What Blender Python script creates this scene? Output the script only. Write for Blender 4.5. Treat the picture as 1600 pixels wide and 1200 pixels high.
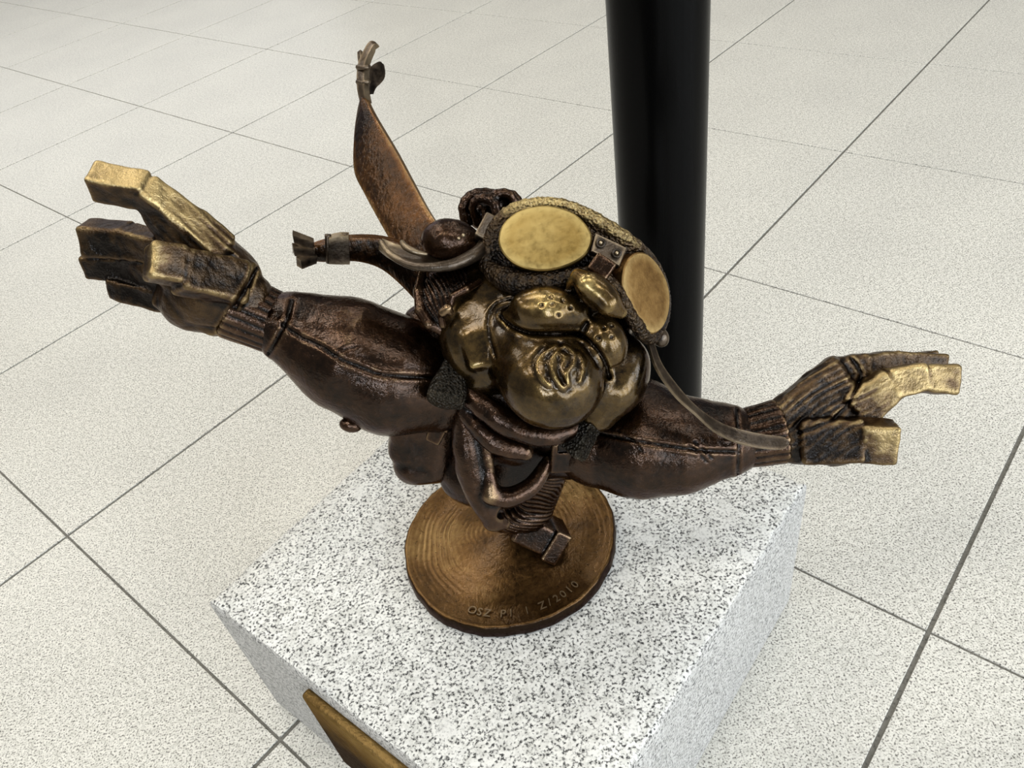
import bpy, bmesh, math, random
import numpy as np
from mathutils import Matrix, Vector

for o in list(bpy.data.objects):
    bpy.data.objects.remove(o)
scene = bpy.context.scene
COL = scene.collection
random.seed(4)

# ------------------------------------------------------------------ camera
F = 1238.0                       # focal length in pixels of the 1600x1200 frame
HCAM = 0.9756                    # camera height above the floor (floor tiles are 0.60 m)
RW = np.array([[0.98299337, 0.18364106, 0.0],
               [-0.12018154, 0.64330742, -0.75611636],
               [-0.13885401, 0.74325737, 0.6544372]])   # camera axes -> world axes
cam_data = bpy.data.cameras.new('camera')
cam_data.sensor_width = 36.0
cam_data.lens = F / 1600 * 36.0
cam_data.clip_start = 0.01
cam_data.clip_end = 100
cam = bpy.data.objects.new('camera', cam_data)
M = Matrix([list(r) + [0] for r in RW] + [[0, 0, 0, 1]])
M.translation = (0, 0, HCAM)
cam.matrix_world = M
COL.objects.link(cam)
scene.camera = cam

# ------------------------------------------------------------------ light
scene.view_settings.view_transform = 'Standard'
scene.view_settings.look = 'None'
scene.view_settings.gamma = 1
scene.view_settings.use_curve_mapping = False
scene.view_settings.exposure = 0.0
world = bpy.data.worlds.new('hall_daylight')
scene.world = world
world.use_nodes = True
wb = world.node_tree.nodes['Background']
wb.inputs[0].default_value = (1.0, 0.985, 0.95, 1)
wb.inputs[1].default_value = 0.22


def area(name, loc, target, sx, sy, power, col):
    d = bpy.data.lights.new(name, 'AREA')
    d.shape = 'RECTANGLE'
    d.size = sx
    d.size_y = sy
    d.energy = power
    d.color = col
    o = bpy.data.objects.new(name, d)
    o.location = loc
    v = Vector(target) - Vector(loc)
    o.rotation_euler = v.to_track_quat('-Z', 'Y').to_euler()
    COL.objects.link(o)
    return o


# daylight from the tall window front behind and to the right of the photographer
wc, wd = np.array([4.6, -4.2, 2.3]), np.array([0.722, 0.692, 0.0])
for k in (-1.5, -0.5, 0.5, 1.5):
    p_ = wc + wd * k * 2.2
    area('window_daylight', tuple(p_), tuple(p_ + np.array([-0.692, 0.722, -0.28])), 1.5, 3.4, 128, (0.86, 0.93, 1.0))
area('window_daylight', (-1.5, -6.0, 3.1), (-0.8, 0.0, 1.2), 0.9, 2.3, 120, (0.80, 0.89, 1.0))
# a further window front across the hall
area('far_window_daylight', (-3.5, 9.5, 2.6), (-0.5, 1.0, 0.3), 5.0, 2.2, 45, (0.93, 0.96, 1.0))
# rows of ceiling lamps of the hall
for y in (-0.6, 2.0, 4.6):
    for x, k in ((-4.2, 1.25), (-1.4, 1.28), (1.4, 0.85), (4.2, 0.5)):
        area('ceiling_lamp', (x, y, 4.2), (x, y, 0), 1.6, 0.6, 29 * k, (1.0, 0.95, 0.86))

# ------------------------------------------------------------------ helpers
C0 = np.array([0.0, 0.0, HCAM])


def P(px, py, d):
    """point in camera axes (metres) seen at photo pixel px,py at depth d"""
    return np.array([(px - 800.0) / F * d, -(py - 600.0) / F * d, -d])


def W(p):
    """camera axes -> world"""
    return np.asarray(p) @ RW.T + C0


def px2m(r, d):
    return r * d / F


def link(name, me, mat=None, parent=None, smooth=True):
    o = bpy.data.objects.new(name, me)
    COL.objects.link(o)
    if mat:
        me.materials.append(mat)
    if smooth:
        me.polygons.foreach_set('use_smooth', [True] * len(me.polygons))
    if parent is not None:
        o.parent = parent
    return o


def tag(o, label=None, cat=None, group=None, kind=None):
    if label: o['label'] = label
    if cat: o['category'] = cat
    if group: o['group'] = group
    if kind: o['kind'] = kind
    return o


# ------------------------------------------------------------------ materials
def newmat(name):
    m = bpy.data.materials.new(name)
    m.use_nodes = True
    nt = m.node_tree
    return m, nt, nt.nodes['Principled BSDF']


def node(nt, typ, **kw):
    n = nt.nodes.new(typ)
    for k, v in kw.items():
        if k in n.inputs.keys():
            n.inputs[k].default_value = v
        else:
            setattr(n, k, v)
    return n


def ramp(nt, stops, fac=None, interp='LINEAR'):
    r = nt.nodes.new('ShaderNodeValToRGB')
    r.color_ramp.interpolation = interp
    e = r.color_ramp.elements
    while len(e) < len(stops):
        e.new(0.5)
    for i, (p, c) in enumerate(stops):
        e[i].position = p
        e[i].color = (*c, 1)
    if fac is not None:
        nt.links.new(fac, r.inputs[0])
    return r


def mixc(nt, a, b, fac, blend='MIX'):
    m = nt.nodes.new('ShaderNodeMix')
    m.data_type = 'RGBA'
    m.blend_type = blend
    for val, sock in ((fac, m.inputs[0]), (a, m.inputs[6]), (b, m.inputs[7])):
        if isinstance(val, bpy.types.NodeSocket):
            nt.links.new(val, sock)
        elif isinstance(val, (int, float)):
            sock.default_value = val
        else:
            sock.default_value = (*val, 1)
    return m.outputs[2]


def math_n(nt, op, a, b=None, clamp=False):
    m = nt.nodes.new('ShaderNodeMath')
    m.operation = op
    m.use_clamp = clamp
    for v, s in ((a, m.inputs[0]), (b, m.inputs[1])):
        if v is None: continue
        if isinstance(v, bpy.types.NodeSocket):
            nt.links.new(v, s)
        else:
            s.default_value = v
    return m.outputs[0]


def granite(name, light, mid, dark, scale, thr, blotch, rough, spec, bump=0.05, soft=0.07, cell=0.0):
    m, nt, b = newmat(name)
    geo = node(nt, 'ShaderNodeNewGeometry')
    pos = geo.outputs['Position']
    n1 = node(nt, 'ShaderNodeTexNoise', Scale=scale, Detail=2.0, Roughness=0.6)
    nt.links.new(pos, n1.inputs['Vector'])
    r1 = ramp(nt, [(thr - 1.3 * soft, dark), (thr, mid), (thr + soft, light)], n1.outputs['Fac'])
    n2 = node(nt, 'ShaderNodeTexNoise', Scale=scale * 0.3, Detail=2.0, Roughness=0.6)
    nt.links.new(pos, n2.inputs['Vector'])
    r2 = ramp(nt, [(0.36, (0.84, 0.84, 0.83)), (0.56, (1.03, 1.03, 1.03))], n2.outputs['Fac'])
    c = mixc(nt, r1.outputs[0], r2.outputs[0], 1.0, 'MULTIPLY')
    if cell:
        vg = node(nt, 'ShaderNodeTexVoronoi', Scale=scale * 0.55)
        nt.links.new(pos, vg.inputs['Vector'])
        rg = ramp(nt, [(0.0, (0.62, 0.62, 0.62)), (0.25, (0.95, 0.95, 0.95)), (1.0, (1.06, 1.06, 1.05))], vg.outputs['Color'])
        c = mixc(nt, c, rg.outputs[0], cell, 'MULTIPLY')
    if blotch:
        v = node(nt, 'ShaderNodeTexVoronoi', Scale=blotch)
        nd = node(nt, 'ShaderNodeTexNoise', Scale=blotch * 3.0, Detail=2.0)
        nt.links.new(pos, nd.inputs['Vector'])
        vm = nt.nodes.new('ShaderNodeVectorMath'); vm.operation = 'MULTIPLY_ADD'
        nt.links.new(nd.outputs['Color'], vm.inputs[0]); vm.inputs[1].default_value = (0.030,) * 3
        nt.links.new(pos, vm.inputs[2])
        nt.links.new(vm.outputs[0], v.inputs['Vector'])
        sp = node(nt, 'ShaderNodeSeparateColor')
        nt.links.new(v.outputs['Color'], sp.inputs[0])
        ok = math_n(nt, 'GREATER_THAN', sp.outputs[0], 0.74)
        rb = ramp(nt, [(0.15, (0.75,) * 3), (0.42, (0, 0, 0))], v.outputs['Distance'])
        c = mixc(nt, c, tuple(0.97 * x for x in light), math_n(nt, 'MULTIPLY', ok, rb.outputs[0]))
    n3 = node(nt, 'ShaderNodeTexNoise', Scale=4.0, Detail=3.0)
    nt.links.new(pos, n3.inputs['Vector'])
    r3 = ramp(nt, [(0.3, (0.955, 0.955, 0.95)), (0.7, (1.03, 1.03, 1.02))], n3.outputs['Fac'])
    c = mixc(nt, c, r3.outputs[0], 1.0, 'MULTIPLY')
    nt.links.new(c, b.inputs['Base Color'])
    b.inputs['Roughness'].default_value = rough
    b.inputs['Specular IOR Level'].default_value = spec
    if bump:
        bm_ = node(nt, 'ShaderNodeBump', Strength=bump, Distance=0.002)
        nt.links.new(n1.outputs['Fac'], bm_.inputs['Height'])
        nt.links.new(bm_.outputs[0], b.inputs['Normal'])
    return m


M_FLOOR = granite('polished_pale_granite', (0.775, 0.765, 0.715), (0.585, 0.575, 0.53), (0.11, 0.105, 0.095), 400, 0.442, 0, 0.32, 0.45, 0.0, 0.07, 0.25)
M_GROUT = granite('grey_joint', (0.20, 0.195, 0.175), (0.16, 0.155, 0.14), (0.10, 0.10, 0.09), 300, 0.42, 0, 0.8, 0.2, 0.0)
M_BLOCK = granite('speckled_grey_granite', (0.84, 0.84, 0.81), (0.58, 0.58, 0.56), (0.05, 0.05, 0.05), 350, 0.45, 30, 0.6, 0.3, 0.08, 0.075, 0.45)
M_BLOCKSIDE = granite('sawn_granite_shaded', (0.60, 0.59, 0.57), (0.44, 0.43, 0.415), (0.10, 0.10, 0.10), 380, 0.455, 0, 0.75, 0.25, 0.30, 0.08, 0.3)  # sawn sides; colour darkened to carry the left face's shade


def bronze(name, dark, brown, gold, rough=0.36, bump=0.25, bscale=260, wear_gain=1.0, bias=0.0, coat=0.35, streak=None, pits=0.0):
    m, nt, b = newmat(name)
    at = node(nt, 'ShaderNodeAttribute', attribute_name='wear')
    geo = node(nt, 'ShaderNodeNewGeometry')
    pos = geo.outputs['Position']
    na = node(nt, 'ShaderNodeTexNoise', Scale=22.0, Detail=4.0, Roughness=0.65)
    nb = node(nt, 'ShaderNodeTexNoise', Scale=150.0, Detail=4.0, Roughness=0.7)
    nt.links.new(pos, na.inputs['Vector'])
    nt.links.new(pos, nb.inputs['Vector'])
    w = math_n(nt, 'MULTIPLY', at.outputs['Fac'], wear_gain)
    a1 = math_n(nt, 'MULTIPLY', math_n(nt, 'SUBTRACT', na.outputs['Fac'], 0.5), 0.75)
    b1 = math_n(nt, 'MULTIPLY', math_n(nt, 'SUBTRACT', nb.outputs['Fac'], 0.5), 0.45)
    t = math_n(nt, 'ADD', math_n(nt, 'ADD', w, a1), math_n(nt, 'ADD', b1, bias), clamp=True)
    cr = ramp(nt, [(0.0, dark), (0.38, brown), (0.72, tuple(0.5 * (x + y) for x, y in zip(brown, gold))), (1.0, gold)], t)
    nt.links.new(cr.outputs[0], b.inputs['Base Color'])
    b.inputs['Metallic'].default_value = 0.92
    b.inputs['Specular Tint'].default_value = (0.5, 0.42, 0.34, 1)
    rr = ramp(nt, [(0.25, (rough - .08,) * 3), (0.75, (rough + .14,) * 3)], nb.outputs['Fac'])
    nt.links.new(rr.outputs[0], b.inputs['Roughness'])
    b.inputs['Coat Weight'].default_value = coat
    b.inputs['Coat Roughness'].default_value = 0.10
    h = nb.outputs['Fac']
    nc = node(nt, 'ShaderNodeTexNoise', Scale=bscale, Detail=3.0, Roughness=0.6)
    nt.links.new(pos, nc.inputs['Vector'])
    h = math_n(nt, 'ADD', h, nc.outputs['Fac'])
    if streak:
        wv = node(nt, 'ShaderNodeTexNoise', Scale=1.0, Detail=3.0, Roughness=0.6)
        mp = node(nt, 'ShaderNodeMapping')
        mp.inputs['Rotation'].default_value = streak[0]
        mp.inputs['Scale'].default_value = streak[1]
        nt.links.new(pos, mp.inputs['Vector'])
        nt.links.new(mp.outputs[0], wv.inputs['Vector'])
        h = math_n(nt, 'ADD', h, math_n(nt, 'MULTIPLY', wv.outputs['Fac'], 2.5))
    if pits:
        vo = node(nt, 'ShaderNodeTexVoronoi', Scale=420.0)
        nt.links.new(pos, vo.inputs['Vector'])
        h = math_n(nt, 'ADD', h, math_n(nt, 'MULTIPLY', vo.outputs['Distance'], pits))
    bp = node(nt, 'ShaderNodeBump', Strength=bump, Distance=0.0016)
    nt.links.new(h, bp.inputs['Height'])
    nt.links.new(bp.outputs[0], b.inputs['Normal'])
    nt.links.new(bp.outputs[0], b.inputs['Coat Normal'])
    return m


DK = (0.030, 0.019, 0.012)
BR = (0.115, 0.062, 0.030)
GO = (0.56, 0.42, 0.20)
M_BODY = bronze('dark_brown_bronze', (0.0055, 0.0033, 0.0022), (0.056, 0.027, 0.013), (0.34, 0.23, 0.12), 0.20, 0.22, 300, 1.0, 0.13, coat=0.38)
M_FACE = bronze('golden_brown_bronze', (0.016, 0.0098, 0.0045), (0.118, 0.072, 0.023), (0.60, 0.44, 0.17), 0.24, 0.09, 330, 1.0, 0.15, coat=0.45)
M_HAND = bronze('worn_hand_bronze', (0.007, 0.0045, 0.003), (0.078, 0.044, 0.018), (0.50, 0.37, 0.165), 0.32, 0.40, 300, 1.0, 0.12)
M_FUR = bronze('rough_fur_bronze', (0.010, 0.007, 0.005), (0.085, 0.052, 0.024), (0.60, 0.46, 0.20), 0.36, 0.90, 420, 1.0, 0.06, pits=1.0)
M_LENS = bronze('polished_lens_bronze', (0.13, 0.075, 0.020), (0.36, 0.235, 0.066), (0.56, 0.42, 0.16), 0.34, 0.06, 200, 1.0, 0.40, coat=0.15)
M_LENS2 = bronze('orange_lens_bronze', (0.09, 0.042, 0.013), (0.22, 0.125, 0.042), (0.42, 0.29, 0.12), 0.36, 0.12, 200, 1.0, 0.34, coat=0.15)
M_SCARF = bronze('orange_brown_scarf_bronze', (0.012, 0.007, 0.004), (0.125, 0.054, 0.016), (0.46, 0.30, 0.13), 0.32, 0.35, 200, 1.0, 0.16, streak=((0, 0, 0.4), (160, 160, 14)))
M_BASE = bronze('brown_base_bronze', (0.020, 0.0105, 0.005), (0.125, 0.066, 0.022), (0.42, 0.28, 0.11), 0.30, 0.30, 200, 1.0, 0.17, coat=0.15)
M_PATCH = bronze('pitted_grey_bronze', (0.012, 0.0115, 0.010), (0.050, 0.043, 0.033), (0.22, 0.18, 0.12), 0.40, 0.9, 600, 1.0, 0.16, coat=0.15, pits=3.0)
M_STRAP = bronze('dull_strap_bronze', (0.016, 0.012, 0.009), (0.105, 0.078, 0.054), (0.42, 0.33, 0.21), 0.36, 0.22, 260, 1.0, 0.18)
M_INCISED = bronze('rubbed_letter_bronze', (0.06, 0.042, 0.024), (0.20, 0.14, 0.08), (0.42, 0.32, 0.19), 0.45, 0.2, 260, 1.0, 0.25)
M_PLAQUE = bronze('plaque_bronze', (0.020, 0.014, 0.008), (0.16, 0.095, 0.032), (0.40, 0.27, 0.10), 0.5, 0.5, 200, 1.0, 0.10, coat=0.0, streak=((0, 0, 0), (120, 120, 300)))

m, nt, b = newmat('black_gloss_paint')
b.inputs['Base Color'].default_value = (0.0012, 0.0012, 0.0012, 1)
nn = node(nt, 'ShaderNodeTexNoise', Scale=9.0, Detail=2.0)
rr = ramp(nt, [(0.3, (0.22,) * 3), (0.7, (0.30,) * 3)], nn.outputs['Fac'])
nt.links.new(rr.outputs[0], b.inputs['Roughness'])
b.inputs['IOR'].default_value = 1.16
M_PILLAR = m

# ------------------------------------------------------------------ floor
UA = np.array([0.7214, 0.6925, 0.0])
UB = np.array([-0.6925, 0.7214, 0.0])
U0, V0, T = 0.0832, 0.0372, 0.60


def boxmesh(name, x0, x1, y0, y1, z0, z1, bev=0.0, seg=1):
    bm = bmesh.new()
    vs = [bm.verts.new((x, y, z)) for z in (z0, z1) for y in (y0, y1) for x in (x0, x1)]
    for f in ((0, 2, 3, 1), (4, 5, 7, 6), (0, 1, 5, 4), (2, 6, 7, 3), (0, 4, 6, 2), (1, 3, 7, 5)):
        bm.faces.new([vs[i] for i in f])
    if bev:
        bmesh.ops.bevel(bm, geom=list(bm.edges), offset=bev, segments=seg, affect='EDGES', profile=0.5)
    me = bpy.data.meshes.new(name)
    bm.to_mesh(me)
    bm.free()
    return me


# beyond the built tiles the slab carries the same granite
nt = M_GROUT.node_tree
b = nt.nodes['Principled BSDF']
old = b.inputs['Base Color'].links[0].from_socket
geo = node(nt, 'ShaderNodeNewGeometry')
sx = node(nt, 'ShaderNodeSeparateXYZ')
nt.links.new(geo.outputs['Position'], sx.inputs[0])
dx = math_n(nt, 'SUBTRACT', math_n(nt, 'ABSOLUTE', math_n(nt, 'ADD', sx.outputs[0], 0.35)), 5.2)
dy = math_n(nt, 'SUBTRACT', math_n(nt, 'ABSOLUTE', math_n(nt, 'SUBTRACT', sx.outputs[1], 3.4)), 4.95)
far = math_n(nt, 'GREATER_THAN', math_n(nt, 'MAXIMUM', dx, dy), 0.0)
nt.links.new(mixc(nt, old, (0.66, 0.65, 0.60), far), b.inputs['Base Color'])
angA = math.atan2(UA[1], UA[0])
floor = link('floor', boxmesh('floor', -16, 16, -12, 20, -0.06, -0.0022), M_GROUT, smooth=False)
tag(floor, 'pale speckled granite tile floor with thin grey joints', kind='structure')
tile_me = boxmesh('tile', -T / 2 + 0.0018, T / 2 - 0.0018, -T / 2 + 0.003, T / 2 - 0.003, -0.012, 0.0, 0.0006)
tile_me.materials.append(M_FLOOR)
# grid: u along UA, v along UB; joints sit at U0+k*T, V0+k*T
for i in range(-20, 20):
    for j in range(-20, 20):
        c = UA * (U0 + (i + 0.5) * T) + UB * (V0 + (j + 0.5) * T)
        if -5.6 < c[0] < 4.9 and -1.6 < c[1] < 8.4:
            o = bpy.data.objects.new('tile', tile_me)
            COL.objects.link(o)
            o.location = c
            o.rotation_euler.z = angA
            o.parent = floor

# ------------------------------------------------------------------ pillar
def lathe(profile, n=64):
    """profile: list of (r,z); returns verts, faces"""
    v = []
    f = []
    for r, z in profile:
        for k in range(n):
            a = 2 * math.pi * k / n
            v.append((r * math.cos(a), r * math.sin(a), z))
    for i in range(len(profile) - 1):
        for k in range(n):
            k2 = (k + 1) % n
            f.append((i * n + k, i * n + k2, (i + 1) * n + k2, (i + 1) * n + k))
    f.append(tuple(range(n - 1, -1, -1)))
    f.append(tuple((len(profile) - 1) * n + k for k in range(n)))
    return v, f


PD = 0.96
pr = PD * math.sin(math.radians(3.47))
v, f = lathe([(pr + 0.012, 0.0), (pr + 0.012, 0.006), (pr, 0.0065), (pr, 2.8)], 96)
me = bpy.data.meshes.new('pillar')
me.from_pydata(v, [], f)
pillar = link('pillar', me, M_PILLAR)
pillar.location = (PD * math.sin(math.radians(14.46)), PD * math.cos(math.radians(14.46)), 0)
for p in me.polygons:
    p.use_smooth = len(p.vertices) == 4
me.set_sharp_from_angle(angle=math.radians(40))
tag(pillar, 'glossy black round pillar standing on the floor behind the bronze gnome', 'pillar')

# ------------------------------------------------------------------ granite pedestal
BH = 0.2437
bc = np.array([-0.0373, 0.5740])
half = 0.2492
ba = math.radians(-44.3)
ped = bpy.data.objects.new('granite_pedestal', None)
COL.objects.link(ped)
ped.location = (bc[0], bc[1], 0)
ped.rotation_euler.z = ba
tag(ped, 'square speckled grey granite block under the bronze gnome', 'pedestal')
# solid block with slightly chipped, rounded edges
NB = 72
rsd = np.random.RandomState(3)
bvx, bfs = [], []
def blk_h(t):
    return BH
rows = []
chip = np.convolve(rsd.rand(4 * NB + 8), np.ones(3) / 3, 'same')
chip = np.clip(chip - 0.55, 0, 1) * 0.010
def ring_pts(inset, z, chips):
    pts = []
    for side in range(4):
        for k in range(NB):
            t = -1 + 2 * k / NB
            e_ = half - inset - chips * chip[side * NB + k]
            x, y = [(t * (half - inset), -e_), (e_, t * (half - inset)), (-t * (half - inset), e_), (-e_, -t * (half - inset))][side]
            pts.append((x, y, z))
    return pts
prof = [(0.004, 0.0, 0), (0.0, 0.004, 0), (0.0, BH * 0.5, 0), (0.0, BH - 0.012, 0.0), (0.0006, BH - 0.005, 0.5), (0.0022, BH - 0.0015, 1.0), (0.0055, BH, 0.9), (0.05, BH, 0.0)]
for ins_, z_, ch_ in prof:
    bvx += ring_pts(ins_, z_, ch_)
nr_ = 4 * NB
for i in range(len(prof) - 1):
    for k in range(nr_):
        k2 = (k + 1) % nr_
        bfs.append((i * nr_ + k, i * nr_ + k2, (i + 1) * nr_ + k2, (i + 1) * nr_ + k))
bfs.append(tuple((len(prof) - 1) * nr_ + k for k in range(nr_)))
bfs.append(tuple(range(nr_ - 1, -1, -1)))
me = bpy.data.meshes.new('block')
me.from_pydata(bvx, [], bfs)
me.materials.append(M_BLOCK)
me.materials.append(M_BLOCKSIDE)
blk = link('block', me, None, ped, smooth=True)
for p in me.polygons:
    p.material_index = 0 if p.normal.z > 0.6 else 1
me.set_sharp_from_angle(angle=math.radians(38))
# bronze plaque on the face towards the photographer's left (local -y)
pm = boxmesh('plaque', -0.085, 0.085, -half - 0.011, -half + 0.001, 0.055, 0.217, 0.004, 2)
wear_v = [0.55 if (q.co.z > 0.212 or q.co.y > -half - 0.009) else -0.6 for q in pm.vertices]
PLAQUE_WEAR = wear_v
pl = link('plaque', pm, M_PLAQUE, ped)
tag(pl, 'bronze plaque on the side of the granite block')

# ------------------------------------------------------------------ signed distance modelling
def nrm(a):
    return a / np.linalg.norm(a)


class Ell:
    def __init__(s, c, r, rot=0.0, yaw=0.0, pitch=0.0):
        """c = (px,py,D); r = radii in px (x, y, depth); rot in image plane, clockwise degrees"""
        s.c = P(*c).astype(np.float32)
        s.r = (np.array(r, float) * c[2] / F).astype(np.float32)
        a = math.radians(rot); yw = math.radians(yaw); pt = math.radians(pitch)
        Rz = np.array([[math.cos(a), math.sin(a), 0], [-math.sin(a), math.cos(a), 0], [0, 0, 1]])
        Ry = np.array([[math.cos(yw), 0, math.sin(yw)], [0, 1, 0], [-math.sin(yw), 0, math.cos(yw)]])
        Rx = np.array([[1, 0, 0], [0, math.cos(pt), -math.sin(pt)], [0, math.sin(pt), math.cos(pt)]])
        s.R = (Rz @ Ry @ Rx).astype(np.float32)

    def __call__(s, p):
        q = (p - s.c) @ s.R
        a = q / s.r
        k0 = np.sqrt((a * a).sum(1)) + 1e-9
        b_ = a / s.r
        k1 = np.sqrt((b_ * b_).sum(1)) + 1e-9
        return k0 * (k0 - 1) / k1

    def bb(s):
        m_ = s.r.max()
        return s.c - m_, s.c + m_


class Cap:
    """round cone through a polyline of (px,py,D,r_px)"""
    def __init__(s, *pts):
        s.p = [P(*q[:3]).astype(np.float32) for q in pts]
        s.r = [px2m(q[3], q[2]) for q in pts]

    def __call__(s, p):
        out = None
        for i in range(len(s.p) - 1):
            a, b_ = s.p[i], s.p[i + 1]
            ab = b_ - a
            t = np.clip(((p - a) @ ab) / max(float(ab @ ab), 1e-12), 0, 1)
            d = np.linalg.norm(p - a - t[:, None] * ab, axis=1) - (s.r[i] + (s.r[i + 1] - s.r[i]) * t)
            out = d if out is None else smin(out, d, 0.25 * min(s.r[i], s.r[i + 1]))
        return out

    def bb(s):
        a = np.array(s.p); r = max(s.r)
        return a.min(0) - r, a.max(0) + r


def CapS(*pts, n=4):
    return Cap(*[tuple(q) for q in catmull(pts, n * (len(pts) - 1) + 1)])


class Bar:
    """rounded box from a to b; (px,py,D); half sizes at both ends along image-vertical-ish width dir and depth"""
    def __init__(s, a, b, ha, hb=None, roll=0.0, rnd=5, ext=0.0):
        hb = hb or ha
        A, B = P(*a), P(*b)
        ax = nrm(B - A)
        A = A - ax * px2m(ext, a[2]); B = B + ax * px2m(ext, b[2])
        z = np.array([0, 0, 1.0])
        w = nrm(np.cross(z, ax))
        n = np.cross(ax, w)
        r_ = math.radians(roll)
        w, n = w * math.cos(r_) + n * math.sin(r_), n * math.cos(r_) - w * math.sin(r_)
        s.A, s.B = A, B
        s.c = ((A + B) / 2).astype(np.float32)
        s.R = np.stack([ax, w, n], 1).astype(np.float32)
        s.L = float(np.linalg.norm(B - A) / 2)
        dm = (a[2] + b[2]) / 2
        s.ha = np.array(ha, float) * dm / F
        s.hb = np.array(hb, float) * dm / F
        s.rnd = px2m(rnd, dm)

    def __call__(s, p):
        q = (p - s.c) @ s.R
        t = np.clip(q[:, 0] / s.L * 0.5 + 0.5, 0, 1)[:, None]
        h = s.ha * (1 - t) + s.hb * t - s.rnd
        d0 = np.abs(q[:, :1]) - (s.L - s.rnd)
        d12 = np.abs(q[:, 1:]) - h
        d = np.concatenate([d0, d12], 1)
        return (np.linalg.norm(np.maximum(d, 0), axis=1) + np.minimum(d.max(1), 0) - s.rnd).astype(np.float32)

    def bb(s):
        m_ = s.L + max(s.ha.max(), s.hb.max())
        return s.c - m_, s.c + m_


class Cyl:
    """capped round cylinder between two points, radii in px"""
    def __init__(s, a, b, ra, rb, rnd=4):
        A, B = P(*a), P(*b)
        s.L = float(np.linalg.norm(B - A) / 2)
        s.c = ((A + B) / 2).astype(np.float32)
        s.ax = nrm(B - A).astype(np.float32)
        s.ra, s.rb = px2m(ra, a[2]), px2m(rb, b[2])
        s.rnd = px2m(rnd, a[2])

    def __call__(s, p):
        q = p - s.c
        x = q @ s.ax
        rr = np.linalg.norm(q - x[:, None] * s.ax, axis=1)
        t = np.clip(x / s.L * 0.5 + 0.5, 0, 1)
        d0 = np.abs(x) - (s.L - s.rnd)
        d1 = rr - (s.ra * (1 - t) + s.rb * t - s.rnd)
        return np.sqrt(np.maximum(d0, 0) ** 2 + np.maximum(d1, 0) ** 2) + np.minimum(np.maximum(d0, d1), 0) - s.rnd

    def bb(s):
        m_ = s.L + max(s.ra, s.rb)
        return s.c - m_, s.c + m_


def smin(a, b_, k):
    if k <= 0:
        return np.minimum(a, b_)
    h = np.maximum(k - np.abs(a - b_), 0) / k
    return np.minimum(a, b_) - h * h * k * 0.25


def evalops(ops, p):
    d = None
    for op in ops:
        kind, prim = op[0], op[1]
        k = (op[2] if len(op) > 2 else 0) * 0.00052      # px -> m near the statue
        if kind == 'u':
            e = prim(p)
            d = e if d is None else smin(d, e, k)
        elif kind == 's':
            d = -smin(-d, prim(p), k)
        elif kind == 'i':
            d = -smin(-d, -prim(p), k)
        elif kind == 'f':
            d = prim(p, d)
    return d.astype(np.float32)


def surface_nets(ops, vox, pad=0.004):
    los, his = [], []
    for op in ops:
        if op[0] == 'u':
            a, b_ = op[1].bb()
            los.append(a); his.append(b_)
    lo = np.min(los, 0) - pad
    hi = np.max(his, 0) + pad
    BS = 8
    nb = np.ceil((hi - lo) / (vox * BS)).astype(int)
    # coarse pass
    ci = np.indices(nb).reshape(3, -1).T
    cc = (lo + (ci * BS + (BS - 1) / 2) * vox).astype(np.float32)
    dc = evalops(ops, cc)
    keep = np.abs(dc) < vox * BS * 1.9
    n = nb * BS
    g = np.repeat(np.repeat(np.repeat(dc.reshape(nb), BS, 0), BS, 1), BS, 2)
    offs = np.indices((BS,) * 3).reshape(3, -1).T
    ki = ci[keep]
    CH = 600
    for s0 in range(0, len(ki), CH):
        blk_ = ki[s0:s0 + CH]
        idx = (blk_[:, None, :] * BS + offs[None]).reshape(-1, 3)
        pts = (lo + idx * vox).astype(np.float32)
        g[idx[:, 0], idx[:, 1], idx[:, 2]] = evalops(ops, pts)
    s = g < 0
    c = np.zeros(tuple(n - 1), np.int8)
    for dx in (0, 1):
        for dy in (0, 1):
            for dz in (0, 1):
                c += s[dx:n[0] - 1 + dx, dy:n[1] - 1 + dy, dz:n[2] - 1 + dz]
    act = np.argwhere((c > 0) & (c < 8))
    vid = -np.ones(tuple(n - 1), np.int32)
    vid[act[:, 0], act[:, 1], act[:, 2]] = np.arange(len(act))
    corners = np.array([[x, y, z] for x in (0, 1) for y in (0, 1) for z in (0, 1)])
    vals = np.stack([g[act[:, 0] + a, act[:, 1] + b_, act[:, 2] + e] for a, b_, e in corners], 1)
    acc = np.zeros((len(act), 3)); cnt = np.zeros(len(act))
    for i in range(8):
        for j in range(i + 1, 8):
            if np.abs(corners[i] - corners[j]).sum() != 1: continue
            va, vb_ = vals[:, i], vals[:, j]
            m_ = (va < 0) != (vb_ < 0)
            t = va[m_] / (va[m_] - vb_[m_])
            acc[m_] += corners[i] + t[:, None] * (corners[j] - corners[i])
            cnt[m_] += 1
    verts = lo + (act + acc / cnt[:, None]) * vox
    faces = []
    for ax in range(3):
        o1, o2 = [(1, 2), (2, 0), (0, 1)][ax]
        sl = [slice(1, n[k] - 1) for k in range(3)]
        sl[ax] = slice(0, n[ax] - 1)
        sl2 = list(sl); sl2[ax] = slice(1, n[ax])
        s1, s2 = s[tuple(sl)], s[tuple(sl2)]
        e = np.argwhere(s1 != s2)
        flip = s1[e[:, 0], e[:, 1], e[:, 2]]
        e = e + np.array([0 if k == ax else 1 for k in range(3)])
        d1 = np.eye(3, dtype=int)[o1]; d2 = np.eye(3, dtype=int)[o2]
        q = [e - d1 - d2, e - d2, e, e - d1]
        q = np.stack([vid[k[:, 0], k[:, 1], k[:, 2]] for k in q], 1)
        q[~flip] = q[~flip][:, ::-1]
        faces.append(q)
    faces = np.concatenate(faces)
    faces = faces[(faces >= 0).all(1)]
    return verts, faces


ROOT_LOC = np.array([-0.0350, 0.5690, BH])
SPOTS = {}


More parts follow.
